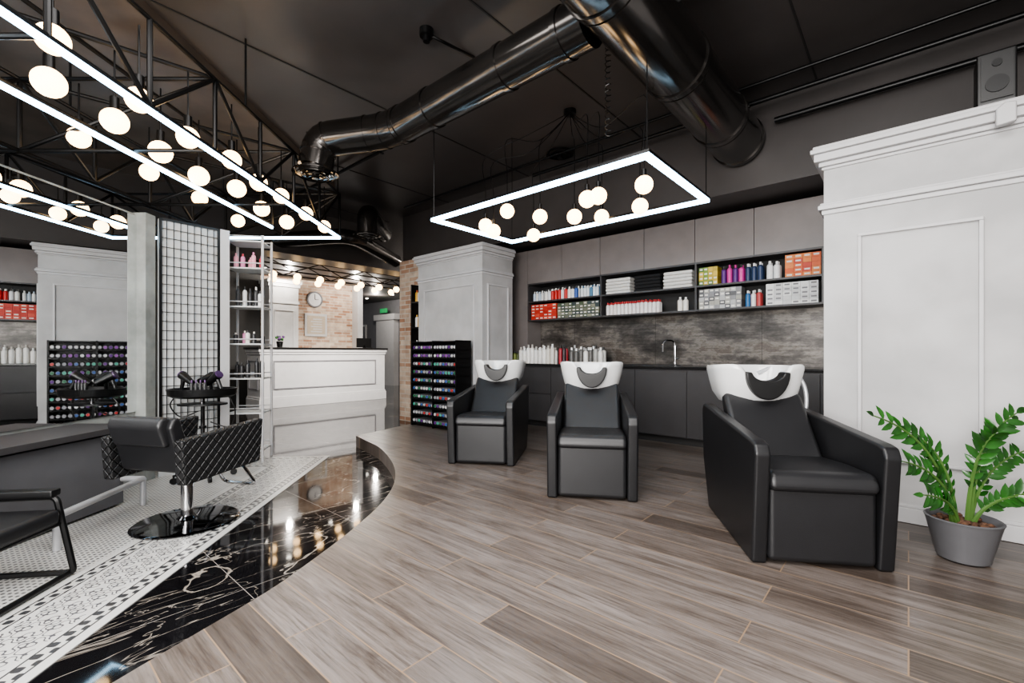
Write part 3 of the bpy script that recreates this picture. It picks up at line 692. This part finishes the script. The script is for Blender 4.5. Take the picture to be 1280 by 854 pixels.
for a in (-9.0,-8.5):
    for z in (2.5,2.7): b.cyl((a,3.2,z),(a,7.0,z),.014,m_blk,seg=8)
    for k in range(8): b.cyl((a,3.2+k*.475,2.5 if k%2 else 2.7),(a,3.675+k*.475,2.7 if k%2 else 2.5),.01,m_blk,seg=6)
for q in (3.2,7.0):
    b.cyl((-9,q,2.7),(-9,q,2.9),.008,m_blk,seg=6); b.cyl((-8.5,q,2.7),(-8.5,q,2.9),.008,m_blk,seg=6)
for k in range(9):
    for a in (-9.0,-8.5): q=3.3+k*.43+(.2 if a<-8.7 else 0); b.sph((a,q,2.41),.065,m_globe,14); b.cyl((a,q,2.46),(a,q,2.51),.02,m_blk,seg=8)
b.fin('reception_globe_lights')
b=B(W)
for a in (-9.5,-10.7,-12.5,-14):
    for q in (2.5,4.,5.5,7,8.5): b.cyl((a,q,2.885),(a,q,2.9),.06,m_trim,seg=16); b.cyl((a,q,2.88),(a,q,2.886),.045,m_spot,seg=16)
b.fin('recessed_spotlights')
# ------------------------------------------------------------ lights
def area(name,loc,sx,sy,e,rot=(0,0,0),col=(1,.97,.94)):
    l=bpy.data.lights.new(name,'AREA'); l.shape='RECTANGLE'; l.size=sx; l.size_y=sy; l.energy=e; l.color=col
    o=bpy.data.objects.new(name,l); scene.collection.objects.link(o); o.location=(loc[0],loc[1],loc[2]+ZO); o.rotation_euler=rot
def point(name,loc,e,r=.1,col=(1,.93,.84)):
    l=bpy.data.lights.new(name,'POINT'); l.energy=e; l.shadow_soft_size=r; l.color=col
    o=bpy.data.objects.new(name,l); scene.collection.objects.link(o); o.location=(loc[0],loc[1],loc[2]+ZO)
area('overhead_fill_near',(-.3,.9,3.2),3.2,2.2,165,(0,0,TH))  # added overhead fill, out of view, stands for no fixture
area('overhead_fill_rear',(-3.0,-1.5,3.2),4,2,145)  # second unseen fill area, added above and behind the camera
area('front_soft_light',(-1.6,-2.2,2.0),3,2,175,(math.radians(80),0,math.radians(-10)))  # soft fill added behind the camera, not a room lamp
area('upward_fill',(-1.8,-1.6,1.2),2.6,1.2,130,(math.radians(122),0,math.radians(-5)))  # added lamp behind the camera, brightens ceiling and ducts
for k,(a,q,e) in enumerate(((-10.9,4.6,40),(-10.9,6.3,40),(-9,2.5,40),(-9.2,7.5,40),(-13,8.2,50),(-7,6.5,40))):
    p=wp(a,q,2.75); point('reception_light',p,e,.05)
for q in (3.4,4.6,5.8):
    l=bpy.data.lights.new('desk_fill_spot','SPOT'); l.energy=310; l.spot_size=math.radians(75); l.spot_blend=.8; l.shadow_soft_size=.05; l.color=(1,.95,.88)  # spots added without fixtures to whiten the reception desk front
    ob=bpy.data.objects.new('desk_fill_spot',l); scene.collection.objects.link(ob); s_=wp(-7.45,q,2.5); t_=wp(-9.9,q+.3,.4); ob.location=s_+Vector((0,0,ZO))
    ob.rotation_euler=(t_-s_).to_track_quat('-Z','Y').to_euler()
w=bpy.data.worlds.new('World'); scene.world=w; w.use_nodes=True
w.node_tree.nodes['Background'].inputs[0].default_value=(.9,.95,1,1); w.node_tree.nodes['Background'].inputs[1].default_value=.3
# ------------------------------------------------------------ camera
c=bpy.data.cameras.new('camera'); co=bpy.data.objects.new('camera',c); scene.collection.objects.link(co)
c.sensor_fit='HORIZONTAL'; c.sensor_width=36; c.lens=16.0; c.clip_start=.05; c.shift_y=15/1280
co.location=(0,0,1+ZO); co.rotation_euler=(math.radians(90),0,0)
scene.camera=co
